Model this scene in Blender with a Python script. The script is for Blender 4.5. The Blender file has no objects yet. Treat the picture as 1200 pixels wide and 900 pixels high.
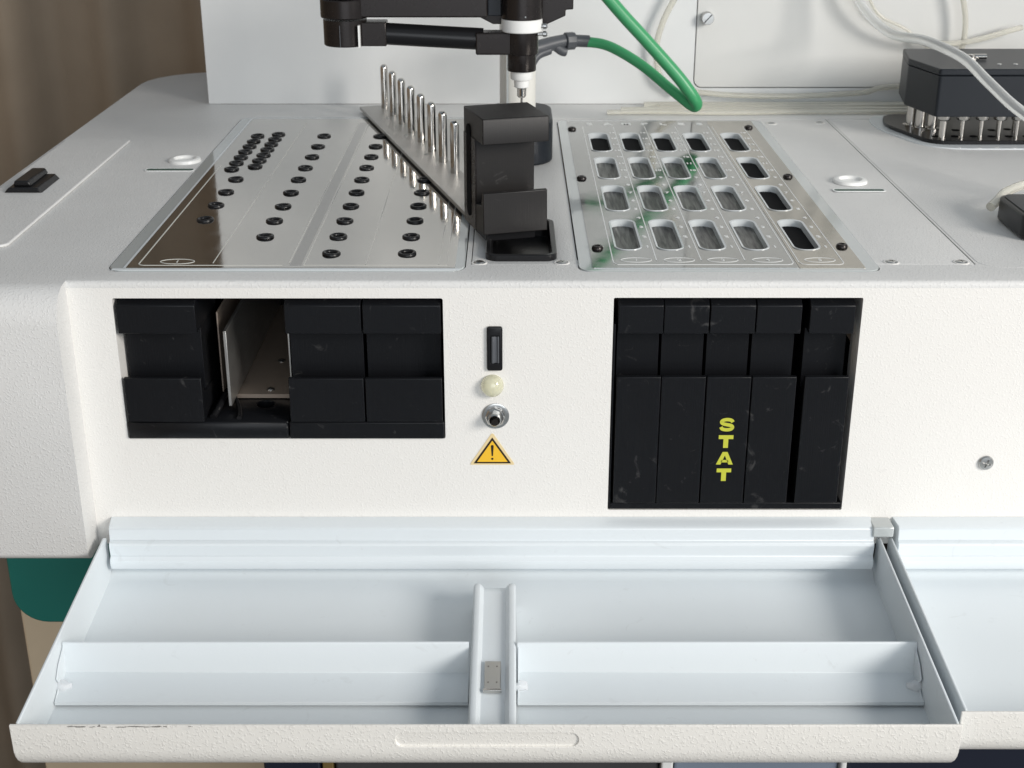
import bpy, bmesh, math, random
from mathutils import Vector, Matrix
random.seed(7)
R = math.radians
C = bpy.context.scene
col = C.collection

# ------------------------------------------------------------------ camera
cam_d = bpy.data.cameras.new('camera'); cam = bpy.data.objects.new('camera', cam_d); col.objects.link(cam)
cam.location = (0, -1.14244, 0.37807); cam.rotation_euler = (R(90 - 22.6), 0, 0)
cam_d.sensor_width = 36; cam_d.lens = 48; cam_d.clip_start = 0.02; cam_d.clip_end = 60
cam_d.dof.use_dof = True; cam_d.dof.focus_distance = 1.24; cam_d.dof.aperture_fstop = 16
C.camera = cam
# ------------------------------------------------------------------ world
w = bpy.data.worlds.new('World'); C.world = w; w.use_nodes = True
bg = w.node_tree.nodes['Background']; bg.inputs[0].default_value = (0.80, 0.90, 1.0, 1); bg.inputs[1].default_value = 0.36
# ------------------------------------------------------------------ window light, low from the right front
def area_light(name, loc, target, sx, sy, power, colr):
    l = bpy.data.lights.new(name, 'AREA'); l.shape = 'RECTANGLE'; l.size = sx; l.size_y = sy
    l.energy = power; l.color = colr
    o = bpy.data.objects.new(name, l); col.objects.link(o); o.location = loc
    o.rotation_euler = (Vector(target) - Vector(loc)).to_track_quat('-Z', 'Y').to_euler()
area_light('window_light', (3.15, -2.55, 1.50), (0, 0.05, -0.08), 1.4, 1.4, 166, (1.0, 0.955, 0.90))
area_light('cool_fill_light', (0.6, -4.2, 0.75), (0, 0, 0), 3.0, 2.0, 58, (0.92, 0.96, 1.0))  # added cool fill lamp out front, lifts front faces against the deck
C.view_settings.view_transform = 'Standard'; C.view_settings.look = 'None'
C.view_settings.exposure = 0.0; C.view_settings.gamma = 1
C.render.resolution_x = 1024; C.render.resolution_y = 768

# ------------------------------------------------------------------ materials
def streaks(m, lo, hi):      # grain of rolled metal seen through the slots
    nt = m.node_tree; b = nt.nodes['Principled BSDF']; tc = nt.nodes.new('ShaderNodeTexCoord'); mp = nt.nodes.new('ShaderNodeMapping'); mp.inputs['Scale'].default_value = (1, 0.09, 1); mp.inputs['Rotation'].default_value = (0, 0, 0.12)
    n = nt.nodes.new('ShaderNodeTexNoise'); n.inputs['Scale'].default_value = 330; n.inputs['Detail'].default_value = 5; n.inputs['Distortion'].default_value = 0.4
    r_ = nt.nodes.new('ShaderNodeMapRange'); r_.inputs['From Min'].default_value = 0.36; r_.inputs['From Max'].default_value = 0.66
    mx = nt.nodes.new('ShaderNodeMix'); mx.data_type = 'RGBA'; mx.inputs[6].default_value = (*lo, 1); mx.inputs[7].default_value = (*hi, 1)
    nt.links.new(tc.outputs['Object'], mp.inputs['Vector']); nt.links.new(mp.outputs['Vector'], n.inputs['Vector']); nt.links.new(n.outputs['Fac'], r_.inputs['Value']); nt.links.new(r_.outputs['Result'], mx.inputs[0]); nt.links.new(mx.outputs[2], b.inputs['Base Color'])

def mat(name, rgb, rough=0.5, metal=0.0, spec=0.5, bump=None, var=0.0, coat=0.0, trans=0.0, ior=1.45, scratch=0.0):
    m = bpy.data.materials.new(name); m.use_nodes = True
    nt = m.node_tree; b = nt.nodes['Principled BSDF']
    b.inputs['Base Color'].default_value = (*rgb, 1); b.inputs['Roughness'].default_value = rough
    b.inputs['Metallic'].default_value = metal; b.inputs['Specular IOR Level'].default_value = spec
    b.inputs['Coat Weight'].default_value = coat; b.inputs['Transmission Weight'].default_value = trans
    b.inputs['IOR'].default_value = ior
    tc = nt.nodes.new('ShaderNodeTexCoord')
    if var:
        n = nt.nodes.new('ShaderNodeTexNoise'); n.inputs['Scale'].default_value = 9; n.inputs['Detail'].default_value = 6
        nt.links.new(tc.outputs['Object'], n.inputs['Vector'])
        r = nt.nodes.new('ShaderNodeMapRange'); r.inputs['From Min'].default_value = 0.3; r.inputs['From Max'].default_value = 0.7
        r.inputs['To Min'].default_value = 1 - var; r.inputs['To Max'].default_value = 1 + var
        nt.links.new(n.outputs['Fac'], r.inputs['Value'])
        hs = nt.nodes.new('ShaderNodeHueSaturation'); hs.inputs['Color'].default_value = (*rgb, 1)
        nt.links.new(r.outputs['Result'], hs.inputs['Value']); nt.links.new(hs.outputs['Color'], b.inputs['Base Color'])
        n2 = nt.nodes.new('ShaderNodeTexNoise'); n2.inputs['Scale'].default_value = 45; n2.inputs['Detail'].default_value = 4
        nt.links.new(tc.outputs['Object'], n2.inputs['Vector'])
        r2 = nt.nodes.new('ShaderNodeMapRange'); r2.inputs['To Min'].default_value = max(0, rough - 0.10); r2.inputs['To Max'].default_value = min(1, rough + 0.10)
        nt.links.new(n2.outputs['Fac'], r2.inputs['Value']); nt.links.new(r2.outputs['Result'], b.inputs['Roughness'])
    if bump:
        kind, scale, dist, strength = bump
        bp = nt.nodes.new('ShaderNodeBump'); bp.inputs['Distance'].default_value = dist; bp.inputs['Strength'].default_value = strength
        if kind == 'splatter':          # spattered powder coat: droplets on fine orange peel
            n = nt.nodes.new('ShaderNodeTexNoise'); n.inputs['Scale'].default_value = scale; n.inputs['Detail'].default_value = 2.2
            n.inputs['Distortion'].default_value = 0.5
            nt.links.new(tc.outputs['Object'], n.inputs['Vector'])
            mr = nt.nodes.new('ShaderNodeMapRange'); mr.interpolation_type = 'SMOOTHSTEP'
            mr.inputs['From Min'].default_value = 0.50; mr.inputs['From Max'].default_value = 0.70
            nt.links.new(n.outputs['Fac'], mr.inputs['Value'])
            n3 = nt.nodes.new('ShaderNodeTexNoise'); n3.inputs['Scale'].default_value = scale * 2.6; n3.inputs['Detail'].default_value = 1
            nt.links.new(tc.outputs['Object'], n3.inputs['Vector'])
            ma = nt.nodes.new('ShaderNodeMath'); ma.operation = 'MULTIPLY_ADD'; ma.inputs[1].default_value = 0.30
            nt.links.new(n3.outputs['Fac'], ma.inputs[0]); nt.links.new(mr.outputs['Result'], ma.inputs[2])
            nt.links.new(ma.outputs[0], bp.inputs['Height'])
        else:
            mp = nt.nodes.new('ShaderNodeMapping')
            mp.inputs['Scale'].default_value = {'brush_z': (1, 1, 0.03), 'brush_y': (1, 0.03, 1), 'brush_x': (0.03, 1, 1), 'noise': (1, 1, 1)}[kind]
            n = nt.nodes.new('ShaderNodeTexNoise'); n.inputs['Scale'].default_value = scale; n.inputs['Detail'].default_value = 3
            nt.links.new(tc.outputs['Object'], mp.inputs['Vector']); nt.links.new(mp.outputs['Vector'], n.inputs['Vector'])
            nt.links.new(n.outputs['Fac'], bp.inputs['Height'])
        nt.links.new(bp.outputs['Normal'], b.inputs['Normal'])
    if scratch:                         # pale scuffs and dust on black parts
        n = nt.nodes.new('ShaderNodeTexNoise'); n.inputs['Scale'].default_value = 38; n.inputs['Detail'].default_value = 7
        n.inputs['Roughness'].default_value = 0.62; n.inputs['Distortion'].default_value = 1.6
        geo = nt.nodes.new('ShaderNodeNewGeometry'); nt.links.new(geo.outputs['Position'], n.inputs['Vector'])
        mr = nt.nodes.new('ShaderNodeMapRange'); mr.inputs['From Min'].default_value = 0.63; mr.inputs['From Max'].default_value = 0.74
        mr.inputs['To Max'].default_value = scratch
        nt.links.new(n.outputs['Fac'], mr.inputs['Value'])
        mx = nt.nodes.new('ShaderNodeMix'); mx.data_type = 'RGBA'
        mx.inputs[6].default_value = (*rgb, 1); mx.inputs[7].default_value = (0.35, 0.34, 0.33, 1)
        nt.links.new(mr.outputs['Result'], mx.inputs[0]); nt.links.new(mx.outputs[2], b.inputs['Base Color'])
    return m

M = dict(
    cream=mat('cream_powder_coat', (0.80, 0.78, 0.745), 0.45, bump=('splatter', 500, 0.00036, 0.42), var=0.015, scratch=0.10),
    lip=mat('coarse_cream_powder_coat', (0.78, 0.76, 0.715), 0.42, bump=('splatter', 420, 0.00045, 0.5), var=0.02, scratch=0.12),
    grey=mat('shaded_cream_powder_coat', (0.70, 0.695, 0.68), 0.5, bump=('splatter', 460, 0.0004, 0.55), var=0.03),  # same cream paint; the deck's shade is put into this darker tone
    tray=mat('smooth_pale_enamel', (0.70, 0.745, 0.77), 0.38, bump=('noise', 500, 0.0002, 0.25), var=0.025, scratch=0.16),
    board=mat('pale_board_paint', (0.72, 0.73, 0.725), 0.4, bump=('noise', 260, 0.0002, 0.25), var=0.03),
    beige=mat('warm_board_paint', (0.66, 0.66, 0.64), 0.4, bump=('noise', 260, 0.0002, 0.25), var=0.03),
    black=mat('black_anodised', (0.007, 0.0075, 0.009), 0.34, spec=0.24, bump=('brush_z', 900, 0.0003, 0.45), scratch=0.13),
    black_lit=mat('black_anodised_lit', (0.013, 0.0115, 0.011), 0.40, spec=0.42, bump=('brush_z', 900, 0.0002, 0.35), scratch=0.10),  # lit copy of the black anodising, brightness put into the colour
    black_pl=mat('black_plastic', (0.010, 0.010, 0.011), 0.3, spec=0.35),
    black_sat=mat('black_satin_metal', (0.026, 0.022, 0.021), 0.27, metal=0.5, spec=0.5, var=0.05),
    slate=mat('slate_black_housing', (0.012, 0.015, 0.020), 0.42, spec=0.38, bump=('noise', 700, 0.0001, 0.4)),
    void=mat('dark_cavity', (0.006, 0.006, 0.007), 0.8, spec=0.1),
    mirror=mat('polished_sheet', (0.56, 0.545, 0.52), 0.05, metal=1.0, bump=('brush_y', 160, 0.00006, 0.18), var=0.03),
    sheet2=mat('satin_sheet', (0.34, 0.34, 0.332), 0.10, metal=1.0, bump=('brush_y', 160, 0.00006, 0.18), var=0.03),
    bronze=mat('bronze_tinted_sheet', (0.37, 0.345, 0.30), 0.12, metal=1.0, bump=('brush_y', 160, 0.00006, 0.18), var=0.03),
    groove=mat('satin_groove', (0.42, 0.41, 0.40), 0.18, metal=1.0),
    plate=mat('matte_rack_plate', (0.40, 0.39, 0.37), 0.42, metal=0.55, bump=('brush_y', 700, 0.0002, 0.3), var=0.05),
    collar=mat('slot_collar_acrylic', (0.60, 0.63, 0.64), 0.15, spec=0.6),
    acryl=mat('clear_acrylic_rim', (0.46, 0.49, 0.49), 0.08, spec=0.7, coat=0.5),
    acryl_edge=mat('acrylic_cut_edge', (0.72, 0.76, 0.78), 0.2, spec=0.7),
    steel=mat('polished_steel', (0.58, 0.56, 0.53), 0.12, metal=1.0),
    zinc=mat('zinc_plated', (0.5, 0.5, 0.49), 0.3, metal=1.0, bump=('noise', 700, 0.0002, 0.3)),
    brushed=mat('brushed_aluminium', (0.50, 0.49, 0.47), 0.36, metal=0.9, bump=('brush_y', 700, 0.0002, 0.35), var=0.05),
    brushed_dark=mat('streaked_grey_metal', (0.10, 0.095, 0.088), 0.40, metal=0.5, bump=('brush_y', 420, 0.0005, 0.5)),
    inner=mat('dull_inner_sheet', (0.37, 0.30, 0.245), 0.45, metal=0.3, var=0.06),
    white_pl=mat('white_plastic', (0.84, 0.84, 0.82), 0.3),
    column=mat('ivory_column_paint', (0.78, 0.77, 0.72), 0.35),
    print=mat('white_print', (0.80, 0.81, 0.80), 0.5),
    print_dim=mat('pale_engraving', (0.62, 0.62, 0.58), 0.4),
    green=mat('green_hose_rubber', (0.055, 0.33, 0.135), 0.33, bump=('noise', 300, 0.0001, 0.3)),
    conn=mat('grey_connector_plastic', (0.085, 0.09, 0.10), 0.4),
    teal=mat('teal_plastic', (0.015, 0.19, 0.155), 0.45, bump=('noise', 300, 0.0002, 0.3)),
    label=mat('dark_green_label', (0.05, 0.10, 0.08), 0.4),
    tube=mat('cloudy_silicone_tube', (0.88, 0.86, 0.78), 0.18, trans=0.6, ior=1.4),
    tube_clear=mat('clear_silicone_tube', (0.93, 0.94, 0.93), 0.12, trans=0.7, ior=1.4),
    amber=mat('pale_yellow_lens', (0.93, 0.91, 0.68), 0.10, trans=0.5, ior=1.45, coat=0.6),
    yellow=mat('warning_yellow', (0.86, 0.50, 0.03), 0.4),
    tape=mat('faded_yellow_border', (0.78, 0.62, 0.34), 0.45),
    ink=mat('black_ink', (0.02, 0.012, 0.006), 0.4),
    stat=mat('lime_yellow_print', (0.52, 0.53, 0.05), 0.45),
    curtain=mat('brown_curtain', (0.37, 0.295, 0.22), 0.85, spec=0.15, bump=('noise', 90, 0.001, 0.4), var=0.06),
    tan=mat('tan_lit_fold', (0.74, 0.60, 0.42), 0.6, var=0.06),
    floor=mat('dark_floor', (0.075, 0.07, 0.068), 0.6, var=0.15),
    dark=mat('charcoal_panel', (0.05, 0.05, 0.052), 0.45, var=0.1),
    ochre=mat('ochre_edge', (0.16, 0.11, 0.035), 0.5),
    navy=mat('navy_panel', (0.012, 0.016, 0.030), 0.4),
    blue_grey=mat('blue_grey_panel', (0.20, 0.24, 0.30), 0.4, var=0.05),
    glue=mat('hot_glue', (0.82, 0.85, 0.88), 0.2, trans=0.2),
    chip=mat('worn_paint_chip', (0.20, 0.19, 0.175), 0.6),
)

streaks(M['brushed_dark'], (0.012, 0.012, 0.011), (0.15, 0.15, 0.14))
# ------------------------------------------------------------------ mesh helpers
def link(name, me, m, parent=None):
    o = bpy.data.objects.new(name, me); col.objects.link(o)
    if m is not None and not me.materials: me.materials.append(m)
    if parent is not None:
        o.parent = parent
        if parent.get('world_parts'):
            o.matrix_parent_inverse = Matrix.Translation(parent.location).inverted()
    return o
def smooth(me, angle=35):
    for p in me.polygons: p.use_smooth = True
    try: me.set_sharp_from_angle(angle=R(angle))
    except Exception: pass
def obj(name, bm, m, parent=None, sm=True, bev=0.0, seg=2, angle_free=False):
    bmesh.ops.recalc_face_normals(bm, faces=bm.faces)
    me = bpy.data.meshes.new(name); bm.to_mesh(me); bm.free()
    if sm: smooth(me, 180 if angle_free else 35)
    o = link(name, me, m, parent)
    if bev:
        b = o.modifiers.new('bevel', 'BEVEL'); b.width = bev; b.segments = seg; b.limit_method = 'ANGLE'; b.angle_limit = R(40)
    return o
def tag(o, label=None, cat=None, group=None, kind=None):
    if label: o['label'] = label
    if cat: o['category'] = cat
    if group: o['group'] = group
    if kind: o['kind'] = kind
    return o
def thing(name, loc, label, cat, group=None, rz=0, world=False):
    o = bpy.data.objects.new(name, None); col.objects.link(o); o.empty_display_size = 0.02
    o.location = loc; o.rotation_euler = (0, 0, rz)
    if world: o['world_parts'] = 1
    return tag(o, label, cat, group)
def box(bm, x0, x1, y0, y1, z0, z1):
    vs = [bm.verts.new((x, y, z)) for x in (x0, x1) for y in (y0, y1) for z in (z0, z1)]
    for f in ((0, 1, 3, 2), (4, 6, 7, 5), (0, 4, 5, 1), (2, 3, 7, 6), (0, 2, 6, 4), (1, 5, 7, 3)):
        bm.faces.new([vs[i] for i in f])
    return bm
def prism(bm, pts, a, b, axis='z', fn=None):
    """closed outline pts extruded from a to b along axis"""
    def mk(p, t):
        v = {'z': (p[0], p[1], t), 'y': (p[0], t, p[1]), 'x': (t, p[0], p[1])}[axis]
        return fn(v) if fn else v
    A = [bm.verts.new(mk(p, a)) for p in pts]; B = [bm.verts.new(mk(p, b)) for p in pts]
    bm.faces.new(A); bm.faces.new(B[::-1])
    n = len(pts)
    for i in range(n):
        j = (i + 1) % n
        bm.faces.new((A[i], B[i], B[j], A[j]))
    return bm
def rrect(x0, x1, y0, y1, r, n=6):
    if not hasattr(r, '__len__'): r = (r,) * 4      # corners: lower right, upper right, upper left, lower left
    out = []
    for (cx, cy, sx, sy, a0, q) in ((x1, y0, -1, 1, -90, r[0]), (x1, y1, -1, -1, 0, r[1]), (x0, y1, 1, -1, 90, r[2]), (x0, y0, 1, 1, 180, r[3])):
        if q <= 0: out.append((cx, cy)); continue
        for k in range(n + 1):
            a = R(a0 + 90 * k / n); out.append((cx + sx * q + q * math.cos(a), cy + sy * q + q * math.sin(a)))
    return out
def stadium(cx, cy, hx, hy, r, n=6): return rrect(cx - hx, cx + hx, cy - hy, cy + hy, r, n)
def cyl(bm, c, r, h, axis='z', seg=32, r2=None):
    r2 = r if r2 is None else r2
    def mk(a, rr, t):
        p, q = rr * math.cos(a), rr * math.sin(a)
        return {'z': (c[0] + p, c[1] + q, c[2] + t), 'y': (c[0] + p, c[1] + t, c[2] + q), 'x': (c[0] + t, c[1] + p, c[2] + q)}[axis]
    A = [bm.verts.new(mk(2 * math.pi * i / seg, r, 0)) for i in range(seg)]
    B = [bm.verts.new(mk(2 * math.pi * i / seg, r2, h)) for i in range(seg)]
    bm.faces.new(A); bm.faces.new(B[::-1])
    for i in range(seg):
        j = (i + 1) % seg; bm.faces.new((A[i], B[i], B[j], A[j]))
    return bm
def lathe(bm, c, prof, seg=32, axis='z'):
    """prof: (r, t) pairs; open profile, r == 0 closes"""
    rings = []
    for r, t in prof:
        ring = []
        for i in range(seg):
            a = 2 * math.pi * i / seg; p, q = r * math.cos(a), r * math.sin(a)
            v = {'z': (c[0] + p, c[1] + q, c[2] + t), 'y': (c[0] + p, c[1] + t, c[2] + q), 'x': (c[0] + t, c[1] + p, c[2] + q)}[axis]
            ring.append(bm.verts.new(v))
            if r == 0: break
        rings.append(ring)
    for A, B in zip(rings, rings[1:]):
        for i in range(seg):
            j = (i + 1) % seg
            if len(A) == 1: bm.faces.new((A[0], B[i], B[j]))
            elif len(B) == 1: bm.faces.new((A[i], B[0], A[j]))
            else: bm.faces.new((A[i], B[i], B[j], A[j]))
    return bm
def spline(pts, n=10):
    pts = [Vector(p) for p in pts]; P_ = [2 * pts[0] - pts[1]] + pts + [2 * pts[-1] - pts[-2]]; out = []
    for i in range(1, len(P_) - 2):
        a, b, c_, d = P_[i - 1:i + 3]
        for k in range(n):
            t = k / n
            out.append(0.5 * ((2 * b) + (c_ - a) * t + (2 * a - 5 * b + 4 * c_ - d) * t * t + (3 * b - a - 3 * c_ + d) * t ** 3))
    out.append(pts[-1]); return out
def tube(bm, pts, r, seg=14, n=10, inner=0):
    P_ = spline(pts, n) if n else [Vector(p) for p in pts]
    t0 = (P_[1] - P_[0]).normalized(); up = Vector((0, 0, 1)) if abs(t0.z) < 0.9 else Vector((0, 1, 0))
    u = t0.cross(up).normalized(); rings = []
    for i, p in enumerate(P_):
        t = (P_[min(i + 1, len(P_) - 1)] - P_[max(i - 1, 0)]).normalized()
        u = (u - t * u.dot(t)).normalized(); v = t.cross(u)
        rr = r(i / (len(P_) - 1)) if callable(r) else r
        rings.append([bm.verts.new(p + rr * (math.cos(2 * math.pi * k / seg) * u + math.sin(2 * math.pi * k / seg) * v)) for k in range(seg)])
    for A, B in zip(rings, rings[1:]):
        for k in range(seg):
            j = (k + 1) % seg; bm.faces.new((A[k], B[k], B[j], A[j]))
    bm.faces.new(rings[0][::-1]); bm.faces.new(rings[-1])
    return bm
def ribbon(bm, pts, wd, z0, z1, closed=False):
    """thin raised line of width wd following pts in the xy plane"""
    P_ = [Vector((p[0], p[1])) for p in pts]; n = len(P_); L = []; Q = []
    for i in range(n):
        a = P_[i - 1] if (i or closed) else P_[i]; b = P_[(i + 1) % n] if (i < n - 1 or closed) else P_[i]
        t = (b - a).normalized(); nn = Vector((-t.y, t.x)) * wd / 2
        L.append(P_[i] + nn); Q.append(P_[i] - nn)
    T = [[bm.verts.new((v.x, v.y, z)) for v in S] for S in (L, Q) for z in (z1, z0)]
    Lt, Lb, Qt, Qb = T
    for i in range(n if closed else n - 1):
        j = (i + 1) % n
        bm.faces.new((Lt[i], Qt[i], Qt[j], Lt[j])); bm.faces.new((Lt[i], Lt[j], Lb[j], Lb[i])); bm.faces.new((Qt[i], Qb[i], Qb[j], Qt[j]))
    return bm
def B(): return bmesh.new()
def cut(o, bms):
    """carve the given closed bmeshes out of o"""
    for bm in bms:
        bmesh.ops.recalc_face_normals(bm, faces=bm.faces)
        me = bpy.data.meshes.new('cutter'); bm.to_mesh(me); bm.free()
        c = bpy.data.objects.new('cutter', me); col.objects.link(c)
        md = o.modifiers.new('cut', 'BOOLEAN'); md.operation = 'DIFFERENCE'; md.solver = 'EXACT'; md.object = c
        dg = bpy.context.evaluated_depsgraph_get(); ev = o.evaluated_get(dg)
        new = bpy.data.meshes.new_from_object(ev)
        o.modifiers.remove(md); old = o.data; mats = list(old.materials); o.data = new
        if not new.materials:
            for m in mats: new.materials.append(m)
        nm = old.name; bpy.data.meshes.remove(old); new.name = nm
        bpy.data.objects.remove(c); bpy.data.meshes.remove(me)
    smooth(o.data)
    return o
def text_bm(bm, s, size, xf, extrude=0.0001, offset=0.0):
    cu = bpy.data.curves.new('glyphs', 'FONT'); cu.body = s; cu.size = size; cu.extrude = extrude; cu.offset = offset
    cu.align_x = 'CENTER'; cu.align_y = 'CENTER'; cu.resolution_u = 3
    o = bpy.data.objects.new('glyphs', cu); col.objects.link(o)
    dg = bpy.context.evaluated_depsgraph_get(); me = bpy.data.meshes.new_from_object(o.evaluated_get(dg))
    me.transform(xf); bm.from_mesh(me); bpy.data.meshes.remove(me); bpy.data.objects.remove(o); bpy.data.curves.remove(cu)
def flat(x, y, z): return Matrix.Translation((x, y, z))
def upright(x, y, z): return Matrix.Translation((x, y, z)) @ Matrix.Rotation(R(90), 4, 'X')

# ------------------------------------------------------------------ the setting
bm = B(); box(bm, -4, 4, -3.5, 3.2, -1.62, -1.6); tag(obj('floor', bm, M['floor']), kind='structure')
# heavy brown curtain with folds hanging behind the instrument
def folds(s_): return 0.022 * math.sin(s_ * 38 + 0.8 * math.sin(s_ * 5.3)) + 0.006 * math.sin(s_ * 76 + 1.7) + 0.03 * math.sin(s_ * 7.1)
bm = B(); path = []
for i in range(430): x = 3.2 - 4.75 * i / 430; path.append((x, 1.30 + folds(x)))
for i in range(380): y = 1.30 - 4.6 * i / 380; path.append((-1.55 + folds(y) * min(1, i / 20), y))  # unseen left run, added to darken the pin edges and left deck
rows = [[bm.verts.new((x, y, z)) for x, y in path] for z in (-1.6, -0.8, 0.0, 0.9)]
for a, b in zip(rows, rows[1:]):
    for i in range(len(path) - 1): bm.faces.new((a[i], a[i + 1], b[i + 1], b[i]))
tag(obj('curtain', bm, M['curtain'], angle_free=True), kind='structure')

# ------------------------------------------------------------------ the analyser cabinet
A = thing('laboratory_analyser', (0.2, 0.4, -0.6), 'large cream laboratory analyser with two fold-down front doors', 'analyser', world=True)
# deck sheet
bm = B()
out = [(-0.393, 0.0), (1.15, 0.0), (1.15, 0.80), (-0.42, 0.80), (-0.42, 1.062)] + \
      [(-0.4600 + 0.106 * math.cos(R(a)), 0.956 + 0.106 * math.sin(R(a))) for a in (90, 105, 120, 135, 150, 165, 180)] + [(-0.566, 0.02), (-0.393, 0.02)]
prism(bm, out, -0.006, 0.0)
bm.edges.ensure_lookup_table()
fe = [e for e in bm.edges if all(abs(v.co.y) < 1e-6 and abs(v.co.z) < 1e-6 for v in e.verts)]
le = [e for e in bm.edges if all(v.co.z > -1e-6 for v in e.verts) and all(v.co.x < -0.455 for v in e.verts)]
bmesh.ops.bevel(bm, geom=fe, offset=0.0042, segments=5, affect='EDGES', profile=0.5)
deck = obj('deck', bm, M['grey'], A)
cut(deck, [
    prism(B(), rrect(-0.3655, -0.0418, 0.0275, 0.7065, 0.016), -0.02, 0.01),
    prism(B(), rrect(-0.0375, 0.4235, 0.0490, 0.6970, 0.002), -0.02, 0.01),
    prism(B(), rrect(0.4255, 1.10, 0.0405, 0.6970, (0.002, 0.002, 0.002, 0.022)), -0.02, 0.01),
])
# middle cover plate and right cover plate, let into the deck with a hairline joint
cc = obj('centre_cover', prism(B(), rrect(-0.0368, 0.4228, 0.0497, 0.6963, 0.002), -0.006, -0.0003), M['grey'], A, bev=0.0006)
cut(cc, [prism(B(), rrect(-0.0242, 0.0412, 0.0603, 0.1847, 0.011), -0.02, 0.01)])
cut(cc, [prism(B(), rrect(0.0600, 0.3330, 0.0555, 0.6850, 0.012), -0.02, 0.01)])
rc = obj('right_cover', prism(B(), rrect(0.4263, 1.099, 0.0413, 0.6963, (0.002, 0.002, 0.002, 0.021)), -0.006, -0.0002), M['grey'], A, bev=0.0008)
# the front edge of the right window pokes across the joint: strip of deck cut there
cut(deck, [prism(B(), rrect(0.0600, 0.3330, 0.0275, 0.10, 0.012), -0.02, 0.01)])
# left end: deck rolls down into the proud left front
bm = B(); prof = [(0.02, -0.0)]
for k in range(9):
    a = R(90 + 90 * k / 8); prof.append((-0.004 + 0.031 * math.cos(a), -0.031 + 0.031 * math.sin(a)))
for k in range(1, 7):
    a = R(180 + 90 * k / 6); prof.append((-0.023 + 0.012 * math.cos(a), -0.2510 + 0.012 * math.sin(a)))
prof += [(0.02, -0.263)]
prism(bm, prof, -0.566, -0.393, axis='x')
obj('left_front', bm, M['grey'], A, sm=True)
bm = B(); box(bm, -0.566, -0.545, 0.02, 0.95, -0.263, -0.006); obj('left_side_panel', bm, M['cream'], A)
bm = B(); box(bm, -0.545, 1.15, 0.32, 0.34, -0.262, -0.03); obj('rear_bulkhead', bm, M['inner'], A)
# raised lid on the left with its catch
lid = obj('left_lid', prism(B(), rrect(-0.560, -0.4785, 0.100, 0.563, 0.010), 0.0, 0.0030), M['grey'], A, bev=0.0016, seg=3)
bm = B(); prism(bm, [(-0.547, 0.0), (-0.506, 0.0), (-0.511, 0.0055), (-0.542, 0.0055)], 0.294, 0.358, axis='y', fn=lambda v: (v[0], v[1], v[2] + 0.003))
c_ = obj('lid_catch', bm, M['black_pl'], A, bev=0.001)
bm = B(); prism(bm, [(-0.539, 0.0085), (-0.519, 0.0085), (-0.522, 0.0145), (-0.537, 0.0145)], 0.301, 0.361, axis='y'); obj('slider', bm, M['black_pl'], c_, bev=0.0015)
# front panel with two hatches
fp = obj('front_panel', box(B(), -0.393, 1.15, 0.0, 0.030, -0.262, -0.006), M['cream'], A)
cut(fp, [prism(B(), rrect(-0.3535, -0.0612, -0.1520, -0.0155, 0.002), -0.02, 0.06, axis='y'),
         prism(B(), rrect(0.0900, 0.3105, -0.2260, -0.0150, 0.0015), -0.02, 0.06, axis='y')])
# dark compartments behind the hatches
bm = B(); box(bm, -0.36, -0.3545, 0.03, 0.318, -0.16, -0.010); box(bm, -0.055, -0.05, 0.03, 0.318, -0.16, -0.010)
box(bm, -0.36, -0.05, 0.03, 0.318, -0.165, -0.160); box(bm, -0.36, -0.05, 0.312, 0.318, -0.159, -0.010)
obj('left_compartment', bm, M['void'], A, sm=False)
bm = B(); box(bm, 0.084, 0.0895, 0.03, 0.318, -0.24, -0.075); box(bm, 0.311, 0.316, 0.03, 0.318, -0.24, -0.075)
box(bm, 0.084, 0.316, 0.03, 0.318, -0.246, -0.240); box(bm, 0.0895, 0.311, 0.10, 0.106, -0.239, -0.075)
obj('right_compartment', bm, M['void'], A, sm=False)
bm = B(); box(bm, -0.2690, -0.2045, 0.053, 0.310, -0.134, -0.130); fl = obj('bay_floor', bm, M['inner'], A, sm=False)
bm = B(); box(bm, -0.2630, -0.2600, 0.021, 0.310, -0.1285, -0.0545); obj('bay_divider', bm, M['brushed'], A, bev=0.0005)
bm = B(); box(bm, -0.2755, -0.2740, 0.055, 0.310, -0.1285, -0.0480); obj('bay_divider', bm, M['inner'], A, bev=0.0004)
bm = B(); box(bm, -0.2040, -0.2025, 0.0195, 0.300, -0.1285, -0.0540); obj('bay_divider', bm, M['brushed'], A, bev=0.0003)
sill = obj('sill_block', box(B(), -0.3525, -0.2052, -0.0025, 0.052, -0.1512, -0.1345), M['black'], A, bev=0.0012)
cut(sill, [cyl(B(), (-0.2323, 0.040, -0.150), 0.0085, 0.03)])
obj('sill_block', box(B(), -0.2040, -0.0620, -0.0025, 0.052, -0.1512, -0.1345), M['black'], A, bev=0.0012)
bm = B(); tube(bm, [(-0.262, 0.045, -0.1300), (-0.256, 0.030, -0.1320), (-0.2515, 0.012, -0.1330), (-0.251, 0.004, -0.1335)], 0.0022); tube(bm, [(-0.270, 0.040, -0.1250), (-0.272, 0.020, -0.129), (-0.275, 0.006, -0.1330)], 0.003)
obj('guide_rail', bm, M['black_pl'], A)
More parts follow.
